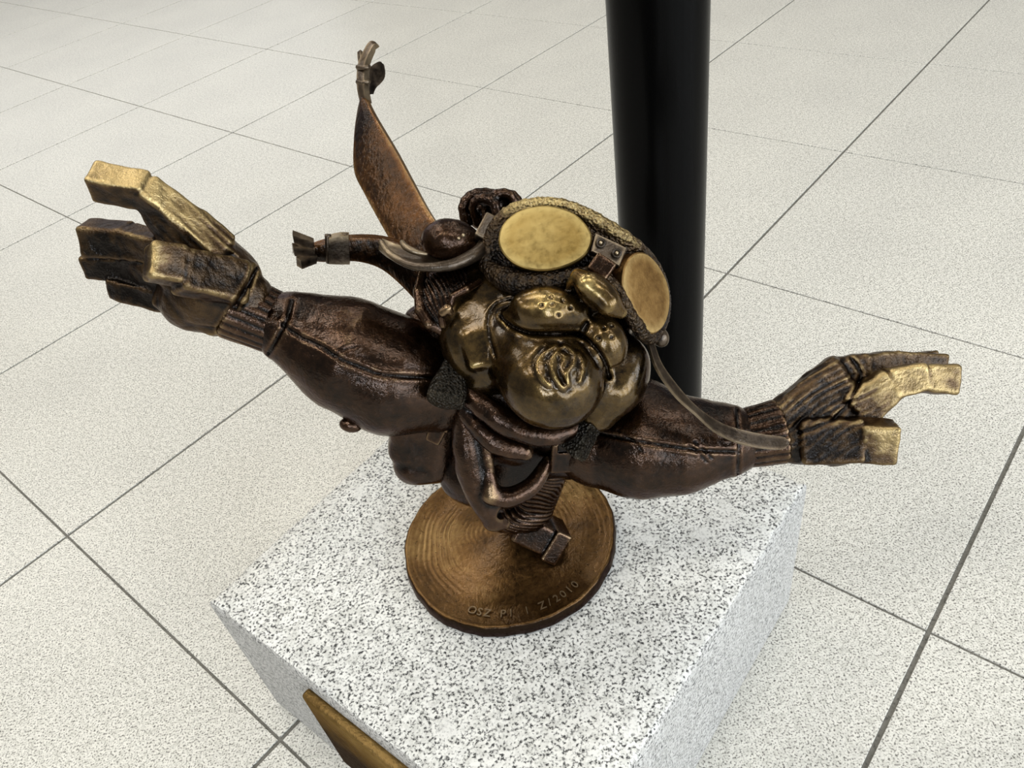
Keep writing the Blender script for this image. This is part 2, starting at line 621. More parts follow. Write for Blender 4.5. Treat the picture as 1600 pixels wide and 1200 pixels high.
def neighbours_avg(v, e, n):
    s = np.zeros((n, v.shape[1])); c = np.zeros(n)
    for a, b_ in ((0, 1), (1, 0)):
        for k in range(v.shape[1]):
            s[:, k] += np.bincount(e[:, a], v[e[:, b_], k], n)
        c += np.bincount(e[:, a], minlength=n)
    return s / np.maximum(c, 1)[:, None]


def quads_edges(f):
    e = np.concatenate([f[:, [0, 1]], f[:, [1, 2]], f[:, [2, 3]], f[:, [3, 0]]])
    e.sort(1)
    return np.unique(e, axis=0)


def wear_attr(me, vals):
    a = me.attributes.new('wear', 'FLOAT', 'POINT')
    a.data.foreach_set('value', np.asarray(vals, np.float32))


def spotmask(v, spots, nor=None):
    w = np.zeros(len(v))
    for (px, py, d, r, amt, *dr) in spots:
        c = P(px, py, d)
        dist = np.linalg.norm(v - c, axis=1) / px2m(r, d)
        g_ = amt * np.clip(1.25 - dist, 0, 1)
        if dr and nor is not None:
            g_ = g_ * np.clip(0.15 + 1.4 * (nor @ nrm(np.array(dr))), 0, 1)
        w += g_
    return w


def sculpt(name, ops, vox, mat, parent, spots=(), curv=1.0, smooth_it=1, bias=0.0):
    v, f = surface_nets(ops, vox)
    e = quads_edges(f)
    for _ in range(smooth_it):
        v = v + 0.4 * (neighbours_avg(v, e, len(v)) - v)
    # curvature from wide smoothing, for worn ridges and dark hollows
    me = bpy.data.meshes.new(name)
    wv = W(v) - ROOT_LOC
    me.from_pydata(wv.tolist(), [], f.tolist())
    nor = np.array([x.vector[:] for x in me.vertex_normals])
    sv = wv.copy()
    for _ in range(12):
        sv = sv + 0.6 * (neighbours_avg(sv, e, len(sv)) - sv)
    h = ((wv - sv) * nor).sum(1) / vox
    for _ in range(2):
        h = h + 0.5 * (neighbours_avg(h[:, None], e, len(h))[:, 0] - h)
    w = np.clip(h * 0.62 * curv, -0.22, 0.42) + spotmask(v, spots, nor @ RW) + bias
    wear_attr(me, w)
    o = link(name, me, mat, parent)
    return o


def catmull(pts, n):
    pts = np.array(pts, float)
    m_ = len(pts)
    out = []
    ext = np.vstack([2 * pts[0] - pts[1], pts, 2 * pts[-1] - pts[-2]])
    for i in np.linspace(0, m_ - 1, n):
        k = min(int(i), m_ - 2); t = i - k
        p0, p1, p2, p3 = ext[k:k + 4]
        out.append(0.5 * (2 * p1 + (p2 - p0) * t + (2 * p0 - 5 * p1 + 4 * p2 - p3) * t * t + (3 * p1 - p0 - 3 * p2 + p3) * t ** 3))
    return np.array(out)


def catmull_closed(pts, n):
    pts = np.array(pts, float)
    m_ = len(pts)
    out = []
    for i in np.linspace(0, m_, n, endpoint=False):
        k = int(i); t = i - k
        p0, p1, p2, p3 = pts[(k - 1) % m_], pts[k % m_], pts[(k + 1) % m_], pts[(k + 2) % m_]
        out.append(0.5 * (2 * p1 + (p2 - p0) * t + (2 * p0 - 5 * p1 + 4 * p2 - p3) * t * t + (3 * p1 - p0 - 3 * p2 + p3) * t ** 3))
    return np.array(out)


def sheet(name, left, right, thick, mat, parent, n=36, across=8, bulge=0.0, spots=(), edge_wear=0.7, flip=False, bias=0.0):
    """curved slab between two edge polylines given as (px,py,D); thick in px"""
    L = np.array([P(*q) for q in catmull(left, n)])
    R_ = np.array([P(*q) for q in catmull(right, n)])
    G = np.zeros((n, across + 1, 3))
    for j in range(across + 1):
        t = j / across
        G[:, j] = L * (1 - t) + R_ * t
    du = np.gradient(G, axis=0); dv = np.gradient(G, axis=1)
    nn_ = np.cross(du, dv)
    nn_ /= np.linalg.norm(nn_, axis=2, keepdims=True) + 1e-12
    if nn_[:, :, 2].mean() < 0: nn_ = -nn_
    for j in range(across + 1):
        t = j / across
        G[:, j] += nn_[:, j] * px2m(bulge, 0.68) * (4 * t * (1 - t))
    th = px2m(thick, 0.68) / 2
    A = G + nn_ * th
    B = G - nn_ * th
    # closed loop cross section: front row then back row
    ring = np.concatenate([A, B[:, ::-1]], 1)
    k = ring.shape[1]
    v = ring.reshape(-1, 3)
    f = []
    for i in range(n - 1):
        for j in range(k):
            j2 = (j + 1) % k
            f.append((i * k + j, i * k + j2, (i + 1) * k + j2, (i + 1) * k + j))
    for i in (0, n - 1):
        for j in range(across):
            q = (i * k + j, i * k + j + 1, i * k + k - 2 - j, i * k + k - 1 - j)
            f.append(q if i else q[::-1])
    me = bpy.data.meshes.new(name)
    me.from_pydata((W(v) - ROOT_LOC).tolist(), [], f)
    bm_ = bmesh.new(); bm_.from_mesh(me)
    bmesh.ops.recalc_face_normals(bm_, faces=bm_.faces)
    bm_.to_mesh(me); bm_.free()
    w = np.zeros((n, k)) + bias
    for j in (0, across, across + 1, k - 1):
        w[:, j] += edge_wear
    w = w.ravel() + spotmask(v, spots)
    wear_attr(me, w)
    o = link(name, me, mat, parent)
    me.set_sharp_from_angle(angle=math.radians(50))
    return o


def tube(name, pts, mat, parent, n=48, seg=12, closed=False, flat=1.0, spots=(), bias=0.1, jitter=0.0):
    """pts: (px,py,D,r_px)"""
    q = catmull_closed(pts, n) if closed else catmull(pts, n)
    c = np.array([P(*a[:3]) for a in q])
    r = np.array([px2m(a[3], a[2]) for a in q])
    if closed:
        tg = np.roll(c, -1, 0) - np.roll(c, 1, 0)
    else:
        tg = np.gradient(c, axis=0)
    tg /= np.linalg.norm(tg, axis=1, keepdims=True)
    rng = np.random.RandomState(len(pts) * 7 + n)
    v = []
    for i in range(n):
        z = np.array([0, 0, 1.0])
        s_ = np.cross(tg[i], z)
        if np.linalg.norm(s_) < 0.15: s_ = np.cross(tg[i], [0, 1.0, 0.2])
        s_ = nrm(s_); u_ = np.cross(s_, tg[i])
        for k in range(seg):
            a = 2 * math.pi * k / seg
            rr_ = r[i] * (1 + jitter * rng.randn())
            v.append(c[i] + rr_ * (math.cos(a) * s_ + flat * math.sin(a) * u_))
    v = np.array(v)
    f = []
    for i in range(n if closed else n - 1):
        i2 = (i + 1) % n
        for k in range(seg):
            k2 = (k + 1) % seg
            f.append((i * seg + k, i * seg + k2, i2 * seg + k2, i2 * seg + k))
    if not closed:
        f.append(tuple(range(seg))[::-1]); f.append(tuple((n - 1) * seg + k for k in range(seg)))
    me = bpy.data.meshes.new(name)
    me.from_pydata((W(v) - ROOT_LOC).tolist(), [], f)
    bm_ = bmesh.new(); bm_.from_mesh(me)
    bmesh.ops.recalc_face_normals(bm_, faces=bm_.faces)
    bm_.to_mesh(me); bm_.free()
    wear_attr(me, np.full(len(v), bias) + spotmask(v, spots))
    return link(name, me, mat, parent)


def slab(name, outline, depth_px, mat, parent, bev=3.0, spots=(), bias=0.1, n=0, dome=0.0):
    """closed outline of (px,py,D) extruded away from the viewer by depth_px, bevelled rim"""
    q = catmull_closed(outline, n) if n else np.array(outline, float)
    top = np.array([P(*a) for a in q])
    cen = top.mean(0)
    u_, s_, vt = np.linalg.svd(top - cen)
    nor = vt[2]
    if nor[2] < 0: nor = -nor
    top = top - ((top - cen) @ nor)[:, None] * nor
    th = px2m(depth_px, 0.62); bv = px2m(bev, 0.62)
    k = len(top)
    inner = top + (cen - top) / np.linalg.norm(cen - top, axis=1, keepdims=True) * bv
    rings = []
    for t in (0.25, 0.5, 0.75):
        rings.append(inner * t + cen * (1 - t) + nor * px2m(dome, 0.62) * (1 - t * t))
    rings = rings + [inner, top - nor * bv, top - nor * th]
    v = np.concatenate([cen[None] + nor * px2m(dome, 0.62)] + rings)
    f = [(0, 1 + j, 1 + (j + 1) % k) for j in range(k)]
    for i in range(len(rings) - 1):
        for j in range(k):
            j2 = (j + 1) % k
            f.append((1 + i * k + j, 1 + (i + 1) * k + j, 1 + (i + 1) * k + j2, 1 + i * k + j2))
    f.append(tuple(1 + (len(rings) - 1) * k + j for j in range(k)))
    me = bpy.data.meshes.new(name)
    me.from_pydata((W(v) - ROOT_LOC).tolist(), [], f)
    bm_ = bmesh.new(); bm_.from_mesh(me)
    bmesh.ops.recalc_face_normals(bm_, faces=bm_.faces)
    bm_.to_mesh(me); bm_.free()
    w = np.full(len(v), bias)
    w[1 + 3 * k:1 + 4 * k] += 0.5
    w[1 + 5 * k:] -= 0.6
    wear_attr(me, w + spotmask(v, spots))
    o = link(name, me, mat, parent)
    for p_ in me.polygons:
        if p_.index < 4 * k: p_.use_smooth = dome > 0
    me.set_sharp_from_angle(angle=math.radians(35))
    return o


def wob(p, s_, seed=0.0):
    """cheap smooth noise from sines"""
    x, y, z = p[:, 0] * s_, p[:, 1] * s_, p[:, 2] * s_
    return (np.sin(x * 1.7 + 1.3 * np.sin(y * 1.1 + seed) + z) + np.sin(y * 1.9 + 1.1 * np.sin(z * 1.3 + seed * 2) + x * .6)
            + np.sin(z * 2.1 + 1.2 * np.sin(x * 0.9 + seed * 3) + y * .5)) / 3


# ------------------------------------------------------------------ the bronze gnome
root = bpy.data.objects.new('gnome_statue', None)
COL.objects.link(root)
root.location = ROOT_LOC
tag(root, 'bronze flying aviator gnome with goggles, scarf and outstretched arms on a round base', 'statue')
for q_ in [pl.data]:
    wear_attr(q_, PLAQUE_WEAR)
#---- round base
bm = bmesh.new()
RB = 0.1195
n = 128
prof = [(RB * 0.985, 0.0), (RB * 1.01, 0.006), (RB * 1.0, 0.017), (RB * 0.985, 0.0205)]
rings = np.linspace(0.96, 0.0, 110)[:-1]
n = 180
v = []; wv = []
for r, z in prof:
    for k in range(n):
        a = 2 * math.pi * k / n
        rr_ = r * (1 + 0.012 * math.sin(2 * a + 0.6) + 0.006 * math.sin(5 * a) + 0.003 * math.sin(13 * a + 1) + 0.003 * math.sin(29 * a + 2 * math.sin(3 * a)))
        v.append((rr_ * math.cos(a), rr_ * math.sin(a), z)); wv.append(-0.25 if z < 0.018 else 0.25)
def base_h(x, y):
    r = math.hypot(x, y) / RB; a = math.atan2(y, x)
    h = 0.0205 - 0.004 * math.exp(-((r - 0.78) / 0.2) ** 2) + 0.016 * max(0, 1 - r / 0.55) ** 1.2
    g = math.exp(-((a - 0.35) / 0.55) ** 2) * (r > 0.45) + 1.1 * math.exp(-((abs(a) - 2.9) / 0.45) ** 2) * (r > 0.55)
    h += 0.00038 * g * math.sin(r * 130 + 2.5 * math.sin(a * 2 + r * 2) + 1.2 * math.sin(a * 9 + r * 7)) * (0.55 + 0.45 * math.sin(a * 4.3 + r * 9) * math.sin(r * 23 + a)) * min(1, 3 * r) * (1 if r < 0.93 else 0)
    h += 0.010 * math.exp(-(((x - 0.07) / 0.035) ** 2 + ((y - 0.045) / 0.04) ** 2)) * (1 if r < 0.9 else max(0, (1 - r) / 0.1))
    return h
for t in rings:
    for k in range(n):
        a = 2 * math.pi * k / n
        rr_ = RB * t * (1 + (0.012 * math.sin(2 * a + 0.6) + 0.006 * math.sin(5 * a)) * t)
        x, y = rr_ * math.cos(a), rr_ * math.sin(a)
        z = base_h(x, y)
        v.append((x, y, z))
        g = math.exp(-((a - 0.55) / 0.6) ** 2) + math.exp(-((abs(a) - 2.9) / 0.5) ** 2)
        wv.append(0.12 + 0.22 * g + 0.14 * g * math.sin(t * 130 + 2.5 * math.sin(a * 2 + t * 2) + 1.2 * math.sin(a * 9 + t * 7)) * (0.55 + 0.45 * math.sin(a * 4.3 + t * 9) * math.sin(t * 23 + a)) - 0.25 * max(0, 1 - t / 0.5))
nr = len(prof) + len(rings)
f = []
for i in range(nr - 1):
    for k in range(n):
        k2 = (k + 1) % n
        f.append((i * n + k, i * n + k2, (i + 1) * n + k2, (i + 1) * n + k))
f.append(tuple((nr - 1) * n + k for k in range(n)))
f.append(tuple(range(n - 1, -1, -1)))
me = bpy.data.meshes.new('round_base')
me.from_pydata(v, [], f)
wear_attr(me, wv)
base = link('round_base', me, M_BASE, root)

def glyphs(name, chars, place, size, mat, parent, extr=0.0006):
    """text as solid mesh; place(i) -> matrix for each character"""
    verts = []; faces = []
    for i, ch in enumerate(chars):
        if ch == ' ': continue
        cu = bpy.data.curves.new('glyph', 'FONT')
        cu.body = ch; cu.size = size; cu.extrude = extr; cu.align_x = 'CENTER'; cu.resolution_u = 3
        ob = bpy.data.objects.new('glyph', cu)
        COL.objects.link(ob)
        bpy.context.view_layer.update()
        m_ = ob.evaluated_get(bpy.context.evaluated_depsgraph_get()).to_mesh()
        mt = place(i)
        o0 = len(verts)
        verts += [tuple(mt @ q.co) for q in m_.vertices]
        faces += [tuple(o0 + k for k in p.vertices) for p in m_.polygons]
        bpy.data.objects.remove(ob); bpy.data.curves.remove(cu)
    me = bpy.data.meshes.new(name)
    me.from_pydata(verts, [], faces)
    wear_attr(me, [0.25] * len(verts))
    return link(name, me, mat, parent, smooth=False)

INS = 'OSZ PI I Z/2010'
def ins_place(i):
    a = math.radians(-119 + i * (66.0 / (len(INS) - 1)))
    r = RB * 0.885
    x, y = r * math.cos(a), r * math.sin(a)
    return Matrix.Translation((x, y, base_h(x, y) + 0.0012)) @ Matrix.Rotation(a + math.pi / 2, 4, 'Z')
ins = glyphs('inscription', INS, ins_place, 0.0125, M_INCISED, base)
tag(ins, 'letters and year 2010 along the rim of the base')

def groove(path, w, depth, win=0.05, lip=0.45):
    """line pressed into the front of a surface along a path"""
    pts = [np.asarray(q, np.float32) for q in path]
    pr_ = [q[:2] / -q[2] for q in pts]
    dmax = max(-float(q[2]) for q in pts) + win
    pa = np.array(pr_)
    lo_, hi_ = pa.min(0) - 6 * w / 0.6, pa.max(0) + 6 * w / 0.6
    def fn(p, d):
        dep_ = -p[:, 2]
        ua = p[:, :2] / dep_[:, None]
        ok = (ua[:, 0] > lo_[0]) & (ua[:, 0] < hi_[0]) & (ua[:, 1] > lo_[1]) & (ua[:, 1] < hi_[1]) & (dep_ < dmax)
        if not ok.any(): return d
        u_ = ua[ok]; dm = None
        for a, b_ in zip(pr_[:-1], pr_[1:]):
            ab = b_ - a
            t = np.clip(((u_ - a) @ ab) / float(ab @ ab), 0, 1)
            q = np.linalg.norm(u_ - a - t[:, None] * ab, axis=1)
            dm = q if dm is None else np.minimum(dm, q)
        dm = dm * dep_[ok]
        d = d.copy()
        d[ok] += depth * np.exp(-(dm / w) ** 2) - depth * lip * np.exp(-((dm - 2.6 * w) / (1.4 * w)) ** 2)
        return d
    return fn
def gpath(pts, n=14):
    return [P(*q) for q in catmull(pts, n)]
#---- torso
def fold(amp, freq, seed=0.0):
    return lambda p, d: d + amp * wob(p, freq, seed)
torso = [
    ('u', Cap((800, 600, .735, 88), (790, 690, .785, 84), (785, 735, .81, 60))),
    ('u', Cap((720, 585, .705, 62), (790, 640, .73, 70), (900, 650, .73, 62)), 40),
    ('u', Ell((745, 730, .775), (62, 62, 60)), 30),
    ('u', Ell((672, 512, .735), (44, 34, 36), rot=30), 16),
    ('u', Cap((850, 700, .755, 48), (890, 720, .77, 30)), 25),
    ('f', fold(0.0006, 160)),
]
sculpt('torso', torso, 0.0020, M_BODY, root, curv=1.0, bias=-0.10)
# hip flap of the flying jacket hanging on the left
flap = [
    ('u', Bar((668, 610, .725), (658, 722, .768), (52, 34), (52, 32), rnd=24)),
    ('u', Cap((642, 690, .765, 34), (650, 722, .77, 34), (680, 722, .768, 34)), 8),
    ('f', fold(0.0006, 140, 2)),
]
sculpt('jacket_flap', flap, 0.0014, M_BODY, root)
sculpt('pocket_tab', [('u', Bar((697, 640, .705), (676, 690, .725), (17, 6), (12, 6), rnd=3)),
                      ('u', Bar((690, 652, .702), (683, 668, .706), (19, 6), (19, 6), rnd=3), 2)], 0.001, M_BODY, root, curv=1.6)
# boot and ruffled trouser leg on the base
leg = [
    ('u', CapS((850, 720, .795, 40), (835, 775, .835, 34), (825, 800, .850, 32))),
    ('u', Ell((812, 808, .838), (48, 25, 34), rot=-10), 10),
    ('f', lambda p, d: d + 0.0006 * np.sin((p[:, 1] * 1.0 + p[:, 0] * 0.35) * 1300 + 9 * wob(p, 60))),
]
sculpt('trouser_leg', leg, 0.0012, M_BODY, root, curv=1.4, bias=0.06)
boot = [
    ('u', Bar((806, 816, .860), (862, 842, .870), (24, 26), (23, 26), roll=10, rnd=5)),
    ('u', Bar((852, 838, .868), (874, 848, .873), (27, 32), (27, 32), roll=10, rnd=2.5), 1),
]
bt = sculpt('boot', boot, 0.0011, M_BODY, root, curv=1.5, bias=0.0)

#---- sleeves
sleeveL = [
    ('u', Cap((478, 522, .685, 60), (540, 552, .69, 86), (610, 585, .70, 92), (690, 600, .715, 76))),
    ('u', Cap((446, 508, .68, 50), (480, 524, .685, 62)), 25),
    ('f', fold(0.00045, 110, 1)), ('f', fold(0.00010, 560, 2)),
    ('f', groove(gpath([(440, 506, .65), (470, 527, .63), (500, 540, .63), (530, 560, .62), (560, 572, .62), (590, 584, .62), (625, 588, .625), (690, 592, .64)]), 0.0013, 0.0019)),
    ('f', groove(gpath([(520, 556, .65), (540, 545, .65), (556, 542, .65)], 5), 0.0010, 0.0010)),
    ('f', groove(gpath([(456, 470, .68), (446, 505, .66), (420, 552, .68)], 6), 0.0014, 0.0020)),
]
sl = sculpt('sleeve', sleeveL, 0.0015, M_BODY, root, curv=1.3, spots=[(560, 520, .64, 80, .18)])
sleeveR = [
    ('u', Cap((935, 690, .735, 72), (1000, 694, .73, 82), (1060, 694, .725, 76), (1120, 688, .722, 58))),
    ('u', Cap((1110, 690, .722, 56), (1150, 688, .72, 46)), 25),
    ('u', Ell((990, 640, .735), (62, 52, 50)), 30),
    ('f', fold(0.00035, 140, 4)), ('f', fold(0.00010, 560, 5)),
    ('f', groove(gpath([(930, 676, .675), (990, 688, .66), (1080, 702, .665), (1150, 706, .68)]), 0.0012, 0.0019)),
    ('f', groove(gpath([(965, 672, .67), (990, 690, .67), (1003, 706, .67)], 5), 0.0010, 0.0012)),
    ('f', groove(gpath([(1085, 690, .68), (1100, 704, .68), (1112, 716, .68)], 5), 0.0010, 0.0014)),
    ('f', groove(gpath([(1076, 696, .68), (1092, 708, .68), (1104, 722, .68)], 5), 0.0010, 0.0012)),
    ('f', groove(gpath([(1150, 640, .70), (1155, 690, .69), (1152, 740, .70)], 6), 0.0012, 0.0016)),
]
sr = sculpt('sleeve', sleeveR, 0.0015, M_BODY, root, curv=1.3)
sculpt('sleeve_button', [('u', Ell((548, 664, .69), (18, 12, 14), rot=10))], 0.001, M_BODY, root)
# pitted patches in front of the shoulders
sculpt('shoulder_patch', [('u', Bar((716, 548, .668), (695, 630, .650), (12, 16), (30, 20), rnd=9)), ('u', Ell((699, 612, .655), (27, 26, 20)), 14),
                          ('f', fold(0.0005, 700, 1))], 0.0010, M_PATCH, root, curv=0.7)
sculpt('shoulder_patch', [('u', Bar((878, 672, .680), (922, 694, .662), (20, 16), (32, 18), rnd=9)),
                          ('f', fold(0.0005, 700, 2))], 0.0010, M_PATCH, root, curv=0.7)
# small buckle on the chest strap
sculpt('buckle', [('u', Bar((880, 690, .700), (880, 735, .72), (18, 8), (22, 8), rnd=4)), ('s', Bar((880, 700, .694), (880, 712, .70), (8, 9), (8, 9), rnd=2), 1)],
       0.0008, M_BODY, root, curv=1.8)

#---- cuffs with ribs
def ribs(a, b, amp, count, phase=0.0):
    A, B = P(*a), P(*b)
    ax = nrm(B - A); w = nrm(np.cross([0, 0, 1.0], ax)); n_ = np.cross(ax, w)
    w = w.astype(np.float32); n_ = n_.astype(np.float32); A = A.astype(np.float32)
    def fn(p, d):
        q = p - A
        an = np.arctan2(q @ w, q @ n_)
        return d + amp * (np.abs(np.sin(an * count / 2 + phase)) ** 0.6 * -1 + 0.5)
    return fn
cuffL = [('u', Cyl((450, 514, .684), (362, 475, .671), 46, 54, 5)), ('f', ribs((450, 514, .684), (362, 475, .671), 0.0016, 22)),
         ('f', fold(0.0003, 200))]
cl_ = sculpt('cuff', cuffL, 0.0010, M_BODY, root, curv=1.6, bias=0.08)
cuffR = [('u', Cyl((1140, 690, .72), (1220, 674, .717), 43, 50, 4)), ('f', ribs((1140, 690, .72), (1220, 674, .717), 0.0016, 20, .4)),
         ('f', fold(0.0003, 200))]
cr_ = sculpt('cuff', cuffR, 0.0010, M_BODY, root, curv=1.6, bias=0.08)

#---- hands
def grain(a, b, amp, freq, seed=0.0, reach=95):
    A, B = P(*a), P(*b)
    ax = nrm(B - A); w = nrm(np.cross([0, 0, 1.0], ax)).astype(np.float32)
    ax = ax.astype(np.float32)
    mid = ((A + B) / 2).astype(np.float32)
    R2 = px2m(reach, a[2])
    def fn(p, d):
        u_ = p @ w
        g_ = np.clip(1.5 - np.linalg.norm(p - mid, axis=1) / R2, 0, 1)
        return d + g_ * amp * np.sin(u_ * freq + 5 * wob(p, 40, seed)) * (0.6 + 0.4 * np.sin(u_ * freq * 0.31 + (p @ ax) * 60))
    return fn
handL = [
    ('u', Bar((372, 462, .668), (262, 372, .645), (56, 34), (62, 34), rnd=16)),
    ('u', Cap((385, 470, .67, 46), (330, 455, .66, 52), (300, 470, .668, 46)), 16),
    ('u', Bar((352, 505, .68), (250, 455, .675), (26, 28), (24, 26), rnd=10), 16),
    # index finger
    ('u', Cap((352, 416, .662, 36), (285, 362, .645, 38), (262, 342, .638, 30)), 18),
    ('u', Bar((345, 396, .650), (222, 296, .618), (25, 30), (23, 24), roll=36, rnd=6, ext=0), 18),
    ('u', Bar((228, 298, .618), (150, 284, .615), (23, 24), (24, 24), roll=36, rnd=5, ext=4), 3),
    # middle, ring, little finger
    ('u', Bar((262, 392, .655), (200, 376, .668), (22, 24), (22, 24), roll=58, rnd=6), 8),
    ('u', Bar((206, 376, .668), (134, 372, .672), (22, 25), (22, 26), roll=58, rnd=6), 2),
    ('u', Bar((262, 430, .672), (200, 414, .685), (22, 22), (20, 20), roll=55, rnd=5), 6),
    ('u', Bar((206, 414, .685), (136, 412, .690), (20, 20), (20, 20), roll=55, rnd=5), 2),
    ('u', Bar((290, 470, .68), (176, 446, .692), (22, 20), (17, 18), roll=55, rnd=5), 6),
    # thumb towards the viewer
    ('u', Bar((380, 444, .645), (278, 424, .606), (36, 26), (31, 26), roll=12, rnd=7), 8),
    ('u', Bar((282, 416, .606), (234, 408, .592), (31, 24), (29, 24), roll=8, rnd=8, ext=4), 3),
    ('s', Bar((196, 404, .590), (226, 408, .585), (5, 9), (1, 4), rnd=1), 3),
    ('f', grain((375, 420, .65), (285, 330, .64), 0.0006, 1150, 0.0, 62)),
    ('f', fold(0.0011, 95, 3)), ('f', fold(0.0005, 230, 3)),
    ('f', groove(gpath([(400, 420, .67), (385, 450, .65), (345, 515, .67)], 6), 0.0016, 0.0020, .08)),
]
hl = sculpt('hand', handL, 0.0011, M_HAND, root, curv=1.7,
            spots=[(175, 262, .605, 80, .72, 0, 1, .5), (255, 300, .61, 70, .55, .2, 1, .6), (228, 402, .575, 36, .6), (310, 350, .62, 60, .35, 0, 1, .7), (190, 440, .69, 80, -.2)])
handR = [
    ('u', Bar((1222, 672, .715), (1335, 610, .712), (44, 28), (66, 24), rnd=14)),
    ('u', Cap((1232, 690, .712, 34), (1300, 698, .705, 30), (1340, 690, .70, 30)), 14),
    ('u', Bar((1300, 585, .722), (1352, 572, .725), (26, 20), (20, 18), rnd=8, ext=4), 12),
    # far fingers
    ('u', Bar((1340, 573, .725), (1402, 562, .735), (17, 18), (16, 16), rnd=5), 6),
    ('u', Bar((1396, 562, .735), (1474, 567, .742), (14, 16), (13, 15), rnd=4), 2),
    ('u', Bar((1345, 582, .74), (1462, 556, .758), (13, 14), (10, 12), rnd=4), 4),
    # index finger
    ('u', Bar((1336, 642, .706), (1392, 598, .700), (33, 24), (25, 20), rnd=7, ext=4), 8),
    ('u', Bar((1386, 600, .700), (1446, 588, .699), (25, 20), (22, 19), rnd=6), 3),
    ('u', Bar((1440, 590, .699), (1492, 594, .702), (22, 18), (24, 18), rnd=6), 2),
    # thumb
    ('u', Bar((1250, 690, .702), (1352, 688, .684), (36, 26), (33, 24), rnd=7), 8),
    ('u', Bar((1340, 688, .685), (1400, 690, .680), (31, 24), (32, 24), roll=18, rnd=6), 3),
    ('s', Bar((1384, 690, .664), (1412, 696, .66), (1, 4), (5, 9), rnd=1), 3),
    ('f', grain((1225, 660, .70), (1330, 590, .70), 0.0007, 1150, 2, 78)),
    ('f', fold(0.0010, 95, 5)), ('f', fold(0.0005, 230, 5)),
    ('f', groove(gpath([(1330, 560, .7), (1345, 590, .7), (1310, 650, .69), (1250, 676, .69)], 8), 0.0014, 0.0016, .05)),
]
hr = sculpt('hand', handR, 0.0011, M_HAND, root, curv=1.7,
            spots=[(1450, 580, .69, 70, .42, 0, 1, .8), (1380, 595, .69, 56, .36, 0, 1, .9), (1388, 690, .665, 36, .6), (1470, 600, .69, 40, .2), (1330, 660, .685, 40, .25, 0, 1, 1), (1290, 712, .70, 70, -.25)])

#---- head: face as one surface
mouth = gpath([(783, 494, .60), (800, 510, .59), (830, 521, .585), (870, 522, .575), (905, 523, .572), (928, 540, .575), (945, 565, .58), (952, 590, .59)], 22)
crease = gpath([(800, 466, .60), (776, 474, .605), (763, 495, .61), (764, 525, .615), (775, 560, .62)], 14)
philtrum = gpath([(917, 505, .565), (908, 523, .568)], 4)
head = [
    ('u', Ell((850, 470, .70), (146, 132, 115), rot=15)),                   # skull
    ('u', Ell((850, 530, .655), (110, 105, 70), rot=15), 40),               # face mass
    ('u', CapS((742, 465, .665, 44), (735, 520, .66, 48), (752, 580, .668, 40), n=3), 30),    # left cheek and jowl
    ('u', Bar((740, 520, .638), (752, 574, .634), (16, 10), (18, 9), rnd=6), 16),
    ('s', Ell((755, 590, .620), (24, 9, 16), rot=-14), 4),
    ('u', Ell((968, 585, .668), (46, 62, 50), rot=18), 30),                 # right cheek
    ('u', Cap((955, 610, .66, 40), (935, 645, .67, 30)), 20),
    ('u', Ell((830, 548, .640), (62, 62, 52), rot=10), 16),                 # lower lip
    ('u', Ell((862, 594, .622), (82, 76, 74), rot=18), 34),                 # chin
    ('u', Ell((860, 484, .612), (62, 37, 42), rot=8), 16),                   # muzzle lobes
    ('u', CapS((796, 494, .622, 10), (830, 490, .612, 24), (860, 486, .605, 30), n=3), 12),
    ('u', Ell((944, 532, .618), (34, 46, 40), rot=-28), 12),
    ('u', Ell((915, 465, .628), (36, 42, 34), rot=25), 14),                 # root of the nose
    ('u', Ell((934, 458, .592), (44, 25, 30), rot=39), 5),
    ('u', Cap((903, 432, .592, 12), (916, 442, .586, 18)), 6),
    ('u', Cap((950, 474, .588, 20), (970, 488, .596, 10)), 5),      # nose
    ('u', CapS((897, 436, .594, 8), (890, 446, .600, 6), (892, 460, .606, 5), n=3), 4),
    ('s', CapS((896, 447, .590, 5), (899, 458, .586, 7), (907, 474, .584, 5), n=3), 3),                    # nostrils
    ('s', Ell((962, 505, .584), (13, 5, 9), rot=28), 3),
    ('f', groove(mouth, 0.0012, 0.0024, .04, .3)),
    ('f', groove(crease, 0.0009, 0.0008, .04, .5)),
    ('f', groove(philtrum, 0.0012, 0.0018, .04)),
    ('s', Ell((786, 498, .606), (10, 6, 14), rot=20), 6),                    # corner of the mouth
    ('f', fold(0.0004, 150, 2)),
]
# tuft swirl on the chin
for k_, q in enumerate(([(846, 556, 0), (838, 572, 0), (846, 592, 0), (858, 602, 0)],
          [(880, 541, 0), (866, 552, 0), (862, 572, 0), (868, 592, 0), (882, 608, 0)],
          [(884, 541, 0), (899, 553, 0), (896, 568, 0), (886, 582, 0), (888, 602, 0)],
          [(905, 552, 0), (912, 572, 0), (906, 596, 0)],
          [(868, 540, 0), (850, 552, 0)], [(852, 572, 0), (856, 590, 0)], [(874, 560, 0), (874, 584, 0), (880, 598, 0)])):
    head.append(('f', groove(gpath([(x, y, .56) for x, y, _ in q], 9), 0.0013, -0.0013 if k_ not in (5, 6) else 0.0012, .04, 0.5)))
# whisker holes
for (x, y, d) in ((859, 465, .585), (879, 470, .584), (891, 481, .585), (846, 478, .582), (872, 492, .580), (943, 513, .586), (955, 510, .59), (955, 527, .588), (935, 529, .583), (862, 476, .58)):
    head.append(('f', groove([P(x, y, d), P(x + 1, y, d)], 0.0010, 0.0019, .05, .25)))

